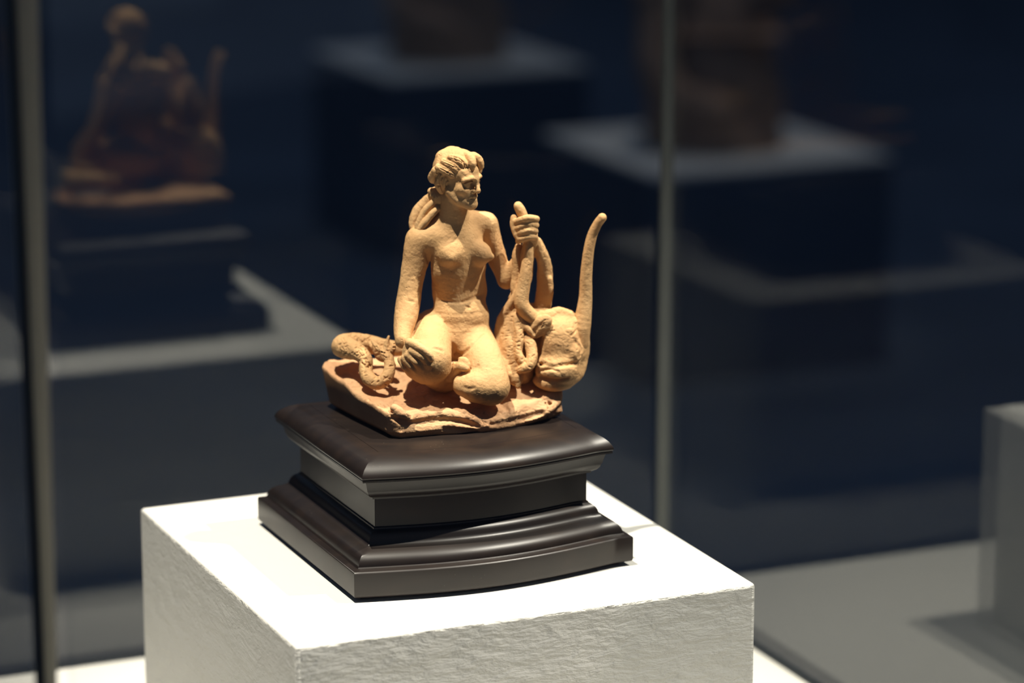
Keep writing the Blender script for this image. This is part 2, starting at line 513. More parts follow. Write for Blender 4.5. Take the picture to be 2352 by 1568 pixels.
class Sculpt:
    def __init__(s, h):
        s.h = h
        s.ops = []

    def _add(s, fn, lo, hi, k, sub):
        s.ops.append((fn, np.array(lo), np.array(hi), k * SC, sub))

    def chain(s, pts, k=6, sub=False):
        s.poly([(P(*p[:3]), p[3]) for p in pts], k, sub)

    def poly(s, q, k=6, sub=False):
        """tapering tube along a smooth curve through the given points"""
        if len(q) == 1:
            q = q * 2
        if len(q) > 2:
            A = np.array([[*p, r] for p, r in q])
            A = np.vstack([2 * A[0] - A[1], A, 2 * A[-1] - A[-2]])
            out = []
            for i in range(1, len(A) - 2):
                for t in (0, 1 / 3, 2 / 3):
                    p0, p1, p2, p3 = A[i - 1:i + 3]
                    out.append(0.5 * (2 * p1 + (p2 - p0) * t + (2 * p0 - 5 * p1 + 4 * p2 - p3) * t * t + (3 * p1 - p0 - 3 * p2 + p3) * t ** 3))
            out.append(A[-2])
            q = [(o[:3], max(o[3], 0.3)) for o in out]
        pa = np.array([p for p, r in q]); ra = np.array([r for p, r in q]) * SC

        def fn(X, Y, Z):
            res = None
            for i in range(len(pa) - 1):
                a, ab = pa[i], pa[i + 1] - pa[i]
                x, y, z = X - np.float32(a[0]), Y - np.float32(a[1]), Z - np.float32(a[2])
                t = np.clip((x * np.float32(ab[0]) + y * np.float32(ab[1]) + z * np.float32(ab[2])) / np.float32(ab @ ab + 1e-12), 0, 1)
                d = np.sqrt((x - t * np.float32(ab[0])) ** 2 + (y - t * np.float32(ab[1])) ** 2 + (z - t * np.float32(ab[2])) ** 2) - (np.float32(ra[i]) + np.float32(ra[i + 1] - ra[i]) * t)
                res = d if res is None else np.minimum(res, d)
            return res
        m = ra.max()
        s._add(fn, pa.min(0) - m, pa.max(0) + m, k, sub)

    def ell(s, c, rad, k=8, yaw=0, pitch=0, roll=0, sub=False, point=None):
        """ellipsoid; rad = (across, depth, height) in pixels; yaw turns its front to the viewer's right"""
        ctr = P(*c) if point is None else point
        R = (Matrix.Rotation(math.radians(yaw), 3, 'Z') @ Matrix.Rotation(math.radians(pitch), 3, 'X') @ Matrix.Rotation(math.radians(roll), 3, 'Y'))
        A = np.array(R)
        rr = np.array(rad, float) * SC

        def fn(X, Y, Z):
            x, y, z = X - ctr[0], Y - ctr[1], Z - ctr[2]
            l = [A[0, i] * x + A[1, i] * y + A[2, i] * z for i in range(3)]
            k0 = np.sqrt(sum((l[i] / rr[i]) ** 2 for i in range(3))) + 1e-9
            k1 = np.sqrt(sum((l[i] / rr[i] ** 2) ** 2 for i in range(3))) + 1e-9
            return k0 * (k0 - 1) / k1
        m = rr.max()
        s._add(fn, ctr - m, ctr + m, k, sub)

    def surf(s, px, py, near=90, far=-70, step=0.4):
        """depth (mm towards the camera) at which the shape is first met along a pixel's ray"""
        ds = np.arange(near, far, -step)
        pts = np.array([P(px, py, d) for d in ds])
        X, Y, Z = pts[:, 0], pts[:, 1], pts[:, 2]
        f = np.full(len(ds), 16 * SC)
        for fn, l, u, k, sub in s.ops:
            d = fn(X, Y, Z)
            if sub:
                d = -d
                e = np.clip(k - np.abs(f - d), 0, None) if k > 0 else 0
                f = np.maximum(f, d) + (e * e / (4 * k) if k > 0 else 0)
            else:
                d = np.minimum(d, 16 * SC)
                e = np.clip(k - np.abs(f - d), 0, None) if k > 0 else 0
                f = np.minimum(f, d) - (e * e / (4 * k) if k > 0 else 0)
        i = np.argmax(f < 0)
        return ds[i] if f[i] < 0 else None

    def mark(s, pts, k=3, sub=True, sink=0.0, **probe):
        """a groove (or, with sub=False, a ridge) drawn on the visible surface: points (px, py, radius)"""
        q = []
        for px, py, r in pts:
            d = s.surf(px, py, **probe)
            if d is not None:
                q.append((px, py, d - sink, r))
        if len(q) > 1:
            s.chain(q, k, sub)

    def custom(s, fn, lo, hi, k=4, sub=False):
        s._add(fn, lo, hi, k, sub)

    def field(s):
        h = s.h * SC
        band = 16 * SC
        adds = [o for o in s.ops if not o[4]]
        lo = np.min([o[1] for o in adds], 0) - 4 * h
        hi = np.max([o[2] for o in adds], 0) + 4 * h
        n = np.ceil((hi - lo) / h).astype(int) + 1
        f = np.full(n, band, np.float32)
        ax = [(lo[i] + h * np.arange(n[i])).astype(np.float32) for i in range(3)]
        for fn, l, u, k, sub in s.ops:
            i0 = np.clip(np.floor((l - band - lo) / h).astype(int), 0, n)
            i1 = np.clip(np.ceil((u + band - lo) / h).astype(int) + 1, 0, n)
            if np.any(i1 <= i0):
                continue
            sl = tuple(slice(i0[i], i1[i]) for i in range(3))
            X = ax[0][sl[0]][:, None, None]; Y = ax[1][sl[1]][None, :, None]; Z = ax[2][sl[2]][None, None, :]
            d = fn(X, Y, Z).astype(np.float32)
            g = f[sl]
            if sub:
                d = -d
                if k > 0:
                    e = np.clip(k - np.abs(g - d), 0, None)
                    f[sl] = np.maximum(g, d) + e * e / (4 * k)
                else:
                    f[sl] = np.maximum(g, d)
            else:
                d = np.minimum(d, band)
                if k > 0:
                    e = np.clip(k - np.abs(g - d), 0, None)
                    f[sl] = np.minimum(g, d) - e * e / (4 * k)
                else:
                    f[sl] = np.minimum(g, d)
        return f, lo, h

    def mesh(s, name, smooth=2, disp=None):
        f, lo, h = s.field()
        v, q = surface_nets(f)
        v = lo + v * h
        v = relax(v, q, smooth)
        if disp is not None:
            nrm = normals(v, q)
            v = v + nrm * (disp(v, nrm) * SC)[:, None]
        me = bpy.data.meshes.new(name)
        me.vertices.add(len(v))
        me.vertices.foreach_set('co', v.astype(np.float32).ravel())
        me.loops.add(4 * len(q))
        me.loops.foreach_set('vertex_index', q.astype(np.int32).ravel())
        me.polygons.add(len(q))
        me.polygons.foreach_set('loop_start', np.arange(0, 4 * len(q), 4, dtype=np.int32))
        me.polygons.foreach_set('loop_total', np.full(len(q), 4, np.int32))
        me.update(calc_edges=True)
        me.validate()
        return me


def surface_nets(f):
    s = f < 0
    c = np.zeros(tuple(np.array(f.shape) - 1), np.int8)
    for i in (0, 1):
        for j in (0, 1):
            for k in (0, 1):
                c += s[i:f.shape[0] - 1 + i, j:f.shape[1] - 1 + j, k:f.shape[2] - 1 + k]
    act = (c > 0) & (c < 8)
    I, J, K = np.nonzero(act)
    idx = np.full(act.shape, -1, np.int32)
    idx[I, J, K] = np.arange(len(I))
    corner = [(i, j, k) for i in (0, 1) for j in (0, 1) for k in (0, 1)]
    val = {o: f[I + o[0], J + o[1], K + o[2]] for o in corner}
    acc = np.zeros((len(I), 3)); cnt = np.zeros(len(I))
    for a in corner:
        for axis in range(3):
            if a[axis] == 1: continue
            b = list(a); b[axis] = 1; b = tuple(b)
            fa, fb = val[a], val[b]
            m = (fa < 0) != (fb < 0)
            t = np.where(m, fa / np.where(m, fa - fb, 1), 0)
            p = np.array(a, float)[None, :].repeat(len(I), 0)
            p[:, axis] += t
            acc += p * m[:, None]; cnt += m
    v = np.stack([I, J, K], 1) + acc / cnt[:, None]
    quads = []
    for axis in range(3):
        sl0 = [slice(None)] * 3; sl1 = [slice(None)] * 3
        sl0[axis] = slice(0, -1); sl1[axis] = slice(1, None)
        e = s[tuple(sl0)] != s[tuple(sl1)]
        i, j, k = np.nonzero(e)
        ijk = np.stack([i, j, k], 1)
        b1, b2 = (axis + 1) % 3, (axis + 2) % 3
        ok = (ijk[:, b1] > 0) & (ijk[:, b2] > 0) & (ijk[:, b1] < f.shape[b1] - 1) & (ijk[:, b2] < f.shape[b2] - 1)
        ijk = ijk[ok]
        inside = s[ijk[:, 0], ijk[:, 1], ijk[:, 2]]
        cs = []
        for d1, d2 in ((-1, -1), (0, -1), (0, 0), (-1, 0)):
            t = ijk.copy(); t[:, b1] += d1; t[:, b2] += d2
            cs.append(idx[t[:, 0], t[:, 1], t[:, 2]])
        q = np.stack(cs, 1)
        q[~inside] = q[~inside][:, ::-1]
        quads.append(q)
    return v, np.concatenate(quads)


def relax(v, q, it):
    n = len(v)
    for _ in range(it):
        acc = np.zeros_like(v); cnt = np.zeros(n)
        for a, b in ((0, 1), (1, 2), (2, 3), (3, 0)):
            for x, y in ((a, b), (b, a)):
                for c in range(3):
                    acc[:, c] += np.bincount(q[:, x], v[q[:, y], c], n)
                cnt += np.bincount(q[:, x], minlength=n)
        v = 0.5 * v + 0.5 * acc / np.maximum(cnt, 1)[:, None]
    return v


def normals(v, q):
    fn = np.cross(v[q[:, 2]] - v[q[:, 0]], v[q[:, 3]] - v[q[:, 1]])
    n = np.zeros_like(v)
    for c in range(3):
        for k in range(4):
            n[:, c] += np.bincount(q[:, k], fn[:, c], len(v))
    return n / (np.linalg.norm(n, axis=1)[:, None] + 1e-20)


_rng = np.random.default_rng(7)
_TAB = _rng.random((32, 32, 32))


def vnoise(p):
    i = np.floor(p).astype(int)
    t = p - i
    t = t * t * (3 - 2 * t)
    r = 0
    for a in (0, 1):
        for b in (0, 1):
            for c in (0, 1):
                wgt = (t[:, 0] if a else 1 - t[:, 0]) * (t[:, 1] if b else 1 - t[:, 1]) * (t[:, 2] if c else 1 - t[:, 2])
                r = r + wgt * _TAB[(i[:, 0] + a) % 32, (i[:, 1] + b) % 32, (i[:, 2] + c) % 32]
    return r * 2 - 1


def fbm(v, cell, octaves=3, seed=0.0, stretch=(1, 1, 1)):
    """noise in [-1, 1]; cell = feature size in photo pixels"""
    p = v / (cell * SC) * np.array(stretch) + seed
    r = 0; a = 1; tot = 0
    for o in range(octaves):
        r = r + a * vnoise(p); tot += a
        p = p * 2.03 + 11.7; a *= 0.5
    return r / tot


def ridge(v, cell, seed=0.0, stretch=(1, 1, 1)):
    return 1 - 2 * np.abs(fbm(v, cell, 2, seed, stretch))

# ------------------------------------------------------------------ the terracotta statuette
st_loc = np.array(on_z(1030, 965, Z_WOOD))
statue = tag(empty('terracotta_statuette', st_loc), 'tan terracotta statuette of a seated nude woman gripping a horned beast, on dark wood', 'statuette')
# ---- figure
#@FIGURE
def clay_disp(amp_fine, amp_mid, seed=0.0):
    def f(v, n):
        return amp_fine * fbm(v, 5, 2, seed) + amp_mid * fbm(v, 26, 2, seed + 3.3)
    return f


S = Sculpt(1.7)
# torso: chest leaning forward, ribs drawing back to the waist, belly coming forward again
S.ell((1047, 560, -12), (68, 44, 60), 10, yaw=28)
S.ell((1053, 612, -13), (69, 44, 84), 16, yaw=26, pitch=7)
S.ell((1056, 668, -17), (67, 40, 60), 20, yaw=20, pitch=5)
S.ell((1058, 732, -11), (69, 44, 66), 18, yaw=14, pitch=-5)
S.ell((1052, 778, -5), (44, 36, 44), 22, pitch=-14)
S.ell((1046, 780, -13), (84, 56, 52), 16, yaw=8)
S.ell((1000, 760, -14), (44, 50, 50), 14)
# neck and shoulders
S.chain([(1044, 450, -7, 33), (1042, 485, -10, 35), (1040, 520, -14, 42)], 14)
S.chain([(1030, 515, -15, 34), (970, 552, -10, 32)], 16)
S.chain([(1052, 508, -20, 32), (1110, 514, -28, 28)], 16)
S.ell((1010, 548, -8), (48, 30, 30), 16, yaw=10)
# breasts
S.ell((1036, 582, 2), (31, 24, 29), 12, yaw=25)
S.chain([(1037, 592, 8, 9)], 12)
S.ell((1102, 582, -8), (27, 27, 28), 12, yaw=45)
S.chain([(1117, 585, -5, 14), (1128, 589, -4, 7)], 12)
# right arm (on the viewer's left)
S.chain([(962, 552, -8, 33), (954, 600, -6, 31), (944, 650, -2, 28), (939, 688, 2, 29), (933, 725, 11, 28), (926, 760, 22, 22), (925, 782, 30, 19)], 8)
S.ell((950, 806, 40), (27, 14, 30), 8, roll=35)
for pts in ([(946, 806, 46, 10), (968, 818, 51, 9.5), (984, 834, 50, 8)],
            [(938, 816, 45, 10), (957, 833, 49, 9), (972, 848, 46, 8)],
            [(929, 823, 42, 10), (945, 842, 46, 9), (958, 854, 43, 8)],
            [(921, 826, 37, 9), (932, 845, 41, 8.5), (943, 857, 38, 7.5)],
            [(940, 786, 42, 11), (964, 797, 50, 10), (984, 812, 53, 9), (991, 824, 53, 7.5)]):
    S.chain(pts, 4)
for pts in ([(950, 818, 50, 1.4), (975, 838, 52, 1.4)], [(942, 829, 48, 1.4), (962, 850, 49, 1.4)], [(930, 834, 44, 1.4), (946, 856, 45, 1.4)]):
    S.chain(pts, 3, sub=True)
# right leg: thigh coming forward, shin folded back
S.chain([(990, 756, -9, 45), (988, 792, 14, 50), (984, 826, 32, 53)], 10)
S.ell((978, 836, 30), (60, 40, 44), 10, roll=12)
S.chain([(985, 842, 28, 40), (1015, 868, 0, 34), (1030, 880, -20, 28)], 10)
# left leg: thigh down to the knee, shin tucked in front
S.chain([(1090, 780, -11, 46), (1106, 822, 8, 48), (1122, 868, 24, 47), (1128, 886, 28, 44)], 10)
S.chain([(1128, 888, 30, 42), (1096, 888, 34, 38), (1066, 884, 32, 27)], 10)
S.chain([(1036, 862, 20, 17), (1052, 842, 27, 14), (1064, 842, 31, 12), (1076, 850, 33, 7)], 4)
S.chain([(1050, 832, 26, 10), (1066, 828, 29, 9), (1076, 838, 31, 6)], 4)
S.chain([(1046, 862, 40, 4), (1068, 858, 44, 4), (1086, 850, 43, 4)], 5, sub=True)
# left arm (on the viewer's right) bent up to the fist
S.chain([(1116, 514, -30, 28), (1130, 556, -31, 25), (1146, 605, -31, 22), (1163, 643, -29, 20)], 8)
S.chain([(1163, 643, -29, 20), (1192, 600, -26, 18), (1222, 558, -20, 14), (1220, 545, -18, 15)], 8)
S.ell((1212, 526, -17), (24, 22, 33), 8, roll=-12)
for i, y in enumerate((503, 517, 531, 545)):
    S.chain([(1184 + 2 * i, y + 9, -13, 7.2), (1192 + 2 * i, y + 3 + i % 2, -7.5, 7.8), (1213 + i, y - 2, -5 - i % 2, 8.8), (1232 - i, y, -10, 8.5 - 0.4 * i)], 3)
S.chain([(1225, 548, -14, 12), (1192, 545, -11, 9), (1180, 520, -13, 8), (1180, 500, -14, 8)], 5)
for y in (509, 523, 537):
    S.chain([(1186, y + 8, -5, 2.2), (1200, y + 2, -3, 2), (1214, y - 3, -1.5, 2.4), (1232, y, -6, 1.6)], 2, sub=True)
# creases drawn on the surface: navel, waist folds, groin, knee, hand
S.mark([(1069, 703, 1.6), (1075, 705, 2.8), (1080, 708, 1.8)], 2, sink=0.3)
S.mark([(1016, 690, 1.2), (1040, 694, 2), (1060, 694, 2), (1085, 684, 2), (1112, 676, 1.2)], 5)
S.mark([(1062, 694, 2), (1085, 688, 2.2), (1108, 684, 1.5)], 3)
S.mark([(1021, 740, 1.5), (1029, 758, 3), (1037, 780, 3.5), (1043, 800, 4.5), (1047, 816, 5)], 4, sink=0.8)
S.mark([(1112, 768, 2), (1098, 782, 3), (1080, 798, 3.5), (1062, 812, 4.5), (1051, 820, 6)], 5, sink=0.6)
S.mark([(1050, 812, 5), (1048, 828, 6)], 4, sink=1.5)
S.mark([(1046, 866, 4), (1064, 858, 4), (1082, 850, 3.5), (1096, 840, 2.5)], 5, sink=0.5)
S.mark([(1062, 888, 2), (1075, 893, 3), (1090, 890, 2)], 5)
S.mark([(1000, 800, 2), (1018, 806, 2)], 6)
S.mark([(978, 580, 2), (984, 600, 3.5), (982, 622, 2.5)], 5)
S.mark([(938, 690, 2), (950, 693, 2.2)], 5)
rnd = random.Random(4)
for _ in range(46):          # small nicks left by the modelling tool
    x, y, a = rnd.uniform(915, 1165), rnd.uniform(520, 915), rnd.uniform(-0.6, 0.6)
    L = rnd.uniform(2, 7)
    S.mark([(x, y, 0.9), (x + L * math.cos(a), y + L * math.sin(a), 0.9)], 1.2)

# ---- head, turned to the viewer's right
HC = P(1048, 409, -4)
HYAW, HTILT = math.radians(53), math.radians(-3)
_f = np.array([math.sin(HYAW), -math.cos(HYAW), 0]); _s = np.array([-math.cos(HYAW), -math.sin(HYAW), 0]); _u = np.array([0, 0, 1.0])
_f, _u = _f * math.cos(HTILT) + _u * math.sin(HTILT), _u * math.cos(HTILT) - _f * math.sin(HTILT)


def HP(f, s, z):
    return HC + (_f * f + _s * s + _u * z) * SC


def hseg(S, pts, k=4, sub=False):
    S.poly([(HP(*p[:3]), p[3]) for p in pts], k, sub)


HD = math.degrees(HYAW) - 90       # ellipsoid 'across' axis lies along the facing direction
def hell(S, c, rad, k=8, sub=False):
    S.ell(None, rad, k, yaw=HD, sub=sub, point=HP(*c))


hell(S, (-8, 0, 20), (46, 42, 46), 8)
hell(S, (20, 0, -6), (34, 33, 54), 10)
hell(S, (28, 0, 20), (29, 36, 27), 10)
hseg(S, [(40, 0, -36, 17)], 12)
for sg in (1, -1):
    hseg(S, [(4, sg * 27, -26, 13), (26, sg * 20, -45, 12), (44, sg * 6, -54, 12)], 10)
    hseg(S, [(36, sg * 24, -16, 13)], 12)
    hseg(S, [(46, sg * 29, 6, 6), (55, sg * 16, 10, 6.5), (58, sg * 4, 7, 6)], 6)
hseg(S, [(47, 0, -54, 12)], 8)
for sg in (1, -1):
    hseg(S, [(58, sg * 14, -3, 11), (51, sg * 23, -4, 9.5)], 5, sub=True)
    hseg(S, [(44.5, sg * 17, -4, 9.5)], 3)
    hseg(S, [(54, sg * 10, 1, 2.2), (54, sg * 18, 2.5, 2.5), (47, sg * 27, -2, 2.5)], 2)
hseg(S, [(56, 0, 9, 6), (61, 0, -6, 5.5), (66.5, 0, -19, 6.5)], 5)
for sg in (1, -1):
    hseg(S, [(58, sg * 6.5, -21, 5)], 5)
    hseg(S, [(50, sg * 11, -36, 3), (57.5, sg * 3, -34, 4), (58, 0, -34.5, 4)], 4)
    hseg(S, [(50, sg * 9, -42, 3.5), (56, sg * 2, -43, 4.5)], 4)
    hseg(S, [(53, sg * 12, -38.5, 1.2), (62.5, 0, -38.5, 1.4)], 2, sub=True)
figure = link_mesh('figure', S.mesh('figure', 2, clay_disp(0.45, 1.3)), M_CLAY, statue, True)
figure['label'] = 'smooth seated nude figure with head turned'

# ---- hair
Hh = Sculpt(1.25)
hell(Hh, (-10, 0, 24), (49, 45, 50), 6)
hell(Hh, (12, 0, 40), (34, 38, 30), 8)
Hh.chain([(1016, 362, -2, 17), (1016, 384, 2, 18)], 8)
hell(Hh, (-24, 0, -6), (30, 40, 34), 8)
hell(Hh, (76, 0, 8), (46, 60, 38), 4, sub=True)
hell(Hh, (44, 36, -26), (36, 40, 52), 5, sub=True)
hell(Hh, (44, -36, -26), (36, 40, 52), 5, sub=True)
# curls over the forehead and on the far side
for pts in ([(26, -4, 60, 8), (42, -12, 57, 10), (51, -20, 47, 10), (52, -23, 35, 9), (49, -22, 26, 5)],
            [(26, 4, 62, 8), (42, 5, 57, 11), (52, 8, 45, 10), (54, 9, 34, 6)],
            [(10, -30, 50, 9), (28, -38, 36, 12), (30, -42, 18, 11), (22, -44, 2, 8)],
            [(-16, -40, 30, 12), (-6, -48, 10, 13), (-12, -44, -12, 12), (-22, -32, -30, 9)]):
    hseg(Hh, pts, 1.5)
# rolls on the near side, laid on the surface
for pts in ([(1036, 362, 9), (1056, 369, 11), (1070, 381, 11), (1075, 393, 6)],
            [(1020, 372, 9), (1042, 382, 11), (1058, 393, 11), (1066, 403, 6)],
            [(1008, 384, 9), (1030, 394, 12), (1048, 403, 12), (1058, 413, 7)],
            [(1002, 392, 11), (996, 408, 14), (996, 426, 14), (1004, 442, 10)],
            [(1014, 402, 9), (1010, 420, 12), (1016, 438, 9)],
            [(1028, 408, 7), (1024, 424, 9), (1030, 440, 7)],
            [(1030, 418, 4), (1042, 419, 5), (1050, 424, 3)],
            [(1040, 430, 6), (1030, 442, 7), (1012, 450, 8)]):
    Hh.mark(pts, 1.2, sub=False, sink=1.6)
    for off in (-4, 3):
        Hh.mark([(x + off * 0.5 + rnd.uniform(-1, 1), y + off + rnd.uniform(-1, 1), 1.1) for x, y, r in pts], 1)
Hh.mark([(1016, 408, 2.5), (1024, 404, 4), (1030, 410, 4), (1026, 416, 2.5)], 2, sink=-0.2)
Hh.mark([(1040, 412, 4), (1050, 414, 5), (1058, 418, 3)], 3, sink=0.4)
Hh.mark([(998, 424, 2), (1006, 427, 3), (1010, 426, 2)], 2)
Hh.mark([(1000, 436, 2), (1008, 438, 2)], 2)
Hh.mark([(1042, 355, 1), (1041, 362, 1.6), (1045, 368, 1.6), (1050, 370, 1)], 1)
Hh.mark([(1060, 368, 1.2), (1066, 378, 1.6), (1066, 390, 1.2)], 1)
for _ in range(34):
    x, y, a = rnd.uniform(1002, 1080), rnd.uniform(346, 400), rnd.uniform(-0.9, 0.9)
    L = rnd.uniform(2, 5)
    Hh.mark([(x, y, 0.9), (x + L * math.cos(a), y + L * math.sin(a), 0.9)], 0.8)
for pts in ([(998, 452, -16, 15), (976, 470, -19, 16), (958, 494, -17, 15), (951, 520, -14, 11), (955, 540, -8, 7)],
            [(1000, 462, -9, 9), (982, 478, -9, 9), (966, 502, -8, 9), (956, 532, -6, 6)],
            [(1006, 478, -6, 8), (990, 494, -5, 8), (974, 514, -4, 8), (960, 534, -4, 6)],
            [(985, 458, -20, 10), (962, 475, -22, 10), (949, 500, -19, 9), (948, 522, -14, 8)],
            [(989, 438, -12, 8)], [(1000, 446, -14, 17), (1012, 452, -10, 20)], [(1004, 470, -14, 16), (990, 480, -16, 14)]):
    Hh.chain(pts, 3)
for pts in ([(992, 466, -3, 2.5), (974, 484, -2, 2.5), (960, 512, -1, 2.5)], [(998, 482, 1, 2), (982, 500, 2, 2), (968, 522, 2, 2)], [(978, 462, -10, 2.5), (960, 482, -9, 2.5), (950, 506, -9, 2.5)]):
    Hh.chain(pts, 3, sub=True)


def hair_disp(v, n):
    return 1.6 * fbm(v, 20, 2, 2.0) + 0.8 * fbm(v, 8, 2, 9.0)


hair = link_mesh('hair', Hh.mesh('hair', 1, hair_disp), M_CLAY, statue, True)
hair['label'] = 'roughly modelled wavy hair with locks down the back'

# ---- rocky base: a footprint raised to an uneven height
HCTL = [(0.920, 2.505, 40), (0.918, 2.498, 38), (0.924, 2.478, 33), (0.926, 2.466, 33), (0.926, 2.436, 27), (0.928, 2.405, 25), (0.932, 2.392, 23), (0.940, 2.386, 19),
        (0.950, 2.384, 20), (0.971, 2.382, 21), (0.988, 2.380, 19), (1.000, 2.376, 14), (1.009, 2.376, 10), (1.020, 2.378, 12), (1.037, 2.384, 16), (1.052, 2.388, 19),
        (1.062, 2.392, 20), (1.075, 2.400, 23), (1.084, 2.404, 23), (0.950, 2.425, 25), (0.975, 2.405, 20), (1.0, 2.40, 18), (1.02, 2.40, 20), (1.045, 2.41, 27), (1.07, 2.42, 31),
        (1.00, 2.45, 34), (0.95, 2.47, 36), (1.05, 2.47, 38), (1.08, 2.48, 34), (1.0, 2.50, 36)]
FOOT = [(0.9260, 2.3880), (0.9330, 2.3800), (0.9640, 2.3775), (0.9860, 2.3725), (1.0080, 2.3695), (1.0330, 2.3735), (1.0560, 2.3790), (1.0860, 2.3905), (1.0900, 2.4400), (1.0850, 2.5050), (1.0, 2.5150), (0.925, 2.5100), (0.9150, 2.4990), (0.9190, 2.4500)]


def base_fn(X, Y, Z):
    if X.ndim == 1:                              # single points along a probe ray
        return np.array([base_fn(np.array([[[a]]]), np.array([[[b]]]), np.array([[[c]]]))[0, 0, 0] if abs(c - Z_WOOD) < 0.06 else 1.0
                         for a, b, c in zip(X, Y, Z)])
    x = X[:, :, 0] + 0 * Y[:, :, 0]; y = Y[:, :, 0] + 0 * X[:, :, 0]
    u = x * UX[0] + y * UX[1]; v = x * VX[0] + y * VX[1]
    num = 0; den = 0
    for a, b, hh in HCTL:
        wgt = 1.0 / (((u - a) ** 2 + (v - b) ** 2) + 2e-5) ** 1.7
        num = num + wgt * hh; den = den + wgt
    pp = np.stack([u.ravel(), v.ravel(), 0 * u.ravel()], 1)
    hgt = (num / den).ravel() / 1000 + 0.0016 * fbm(pp, 40, 2, 4.0) + 0.0010 * ridge(pp, 34, 8.0)
    hgt = hgt.reshape(u.shape)
    d2 = np.full(u.shape, 1e9); ins = np.zeros(u.shape, bool)
    n = len(FOOT)
    for i in range(n):
        (ax_, ay), (bx, by) = FOOT[i], FOOT[(i + 1) % n]
        ex, ey = bx - ax_, by - ay
        t = np.clip(((u - ax_) * ex + (v - ay) * ey) / (ex * ex + ey * ey), 0, 1)
        d2 = np.minimum(d2, (u - ax_ - t * ex) ** 2 + (v - ay - t * ey) ** 2)
        c = ((ay > v) != (by > v)) & (u < (bx - ax_) * (v - ay) / (by - ay + 1e-12) + ax_)
        ins ^= c
    d = np.sqrt(d2) * np.where(ins, -1, 1)
    zz = Z - Z_WOOD
    # the sides lean and bulge a little with height
    frontness = np.clip((2.40 - v) / 0.02, 0, 1) * np.clip((u - 0.925) / 0.012, 0, 1)
    lean = 0.28 * frontness - 0.20 * (1 - frontness)
    rel = d[:, :, None] + lean[:, :, None] * (zz - 0.004) + 0.9 * np.clip(0.0055 - zz, 0, None)
    top = (zz - hgt[:, :, None]) * 0.85
    k = 0.0035
    e = np.clip(k - np.abs(rel - top), 0, None)
    return np.maximum(np.maximum(rel, top) + e * e / (4 * k), -zz)


Bs = Sculpt(2.0)
lo = np.array([min(uvz(a, b, 0)[0] for a, b in FOOT), min(uvz(a, b, 0)[1] for a, b in FOOT), Z_WOOD])
hi = np.array([max(uvz(a, b, 0)[0] for a, b in FOOT), max(uvz(a, b, 0)[1] for a, b in FOOT), Z_WOOD + 0.045])
Bs.custom(base_fn, lo - 0.004, hi + 0.004, 0)
# draped folds and lumps on its front
for pts in ([(905, 938, 60, 10), (925, 950, 62, 11), (942, 960, 60, 8)], [(900, 985, 56, 12), (925, 990, 56, 11)]):
    Bs.chain(pts, 10)
Bs.ell((1215, 928, 0), (82, 62, 22), 12, yaw=30, roll=-14, pitch=14)
# hollows, ledges and cracks worked into the front
pr = dict(near=80, far=-20, step=1.5)
for pts, k, sink in (([(903, 958, 5), (922, 966, 9), (940, 970, 6)], 4, 0.5), ([(948, 972, 4), (985, 966, 6), (1030, 964, 5), (1070, 970, 6), (1100, 980, 4)], 8, 0),
                     ([(1020, 985, 4), (1060, 988, 6), (1095, 992, 3)], 8, 0), ([(1128, 975, 4), (1165, 972, 7), (1205, 960, 6), (1245, 948, 6)], 8, 0),
                     ([(1262, 925, 4), (1272, 945, 7), (1282, 960, 5)], 7, 0), ([(1150, 925, 4), (1165, 940, 5), (1160, 955, 4)], 8, 0),
                     ([(1112, 948, 1.5), (1110, 965, 1.8), (1112, 982, 1.6), (1114, 996, 1.2)], 1, 0.6), ([(1238, 906, 1.5), (1250, 922, 2), (1258, 940, 2), (1256, 962, 1.5)], 1, 0.8),
                     ([(1205, 902, 1.2), (1225, 905, 1.4), (1240, 912, 1.2)], 1, 0.4), ([(850, 915, 2), (880, 932, 3), (900, 945, 3)], 5, 0)):
    Bs.mark(pts, k, True, sink, **pr)


def rock_disp(v, n):
    side = np.clip(1 - np.abs(n[:, 2]) * 1.3, 0, 1)
    cut = np.clip(-(n @ UX) * 1.6 - 0.4, 0, 1)           # the left face is cut smooth
    low = np.clip((v[:, 2] - Z_WOOD) / 0.004, 0, 1)
    nick = np.clip(ridge(v, 15, 6.0, (0.7, 0.7, 1.4)) - 0.6, 0, 1)
    return low * (1 - 0.94 * cut) * (2.6 * fbm(v, 34, 2, 5.0) + 1.6 * fbm(v, 15, 2, 6.0, (0.35, 0.35, 1.6)) * side - 3.5 * nick + 0.5 * fbm(v, 6, 2, 1.0)) + 0.5 * fbm(v, 50, 2, 3.0)


base = link_mesh('rocky_base', Bs.mesh('rocky_base', 1, rock_disp), M_CLAY_RED, statue, True)
base['label'] = 'rough clay ground with cracked front edge'

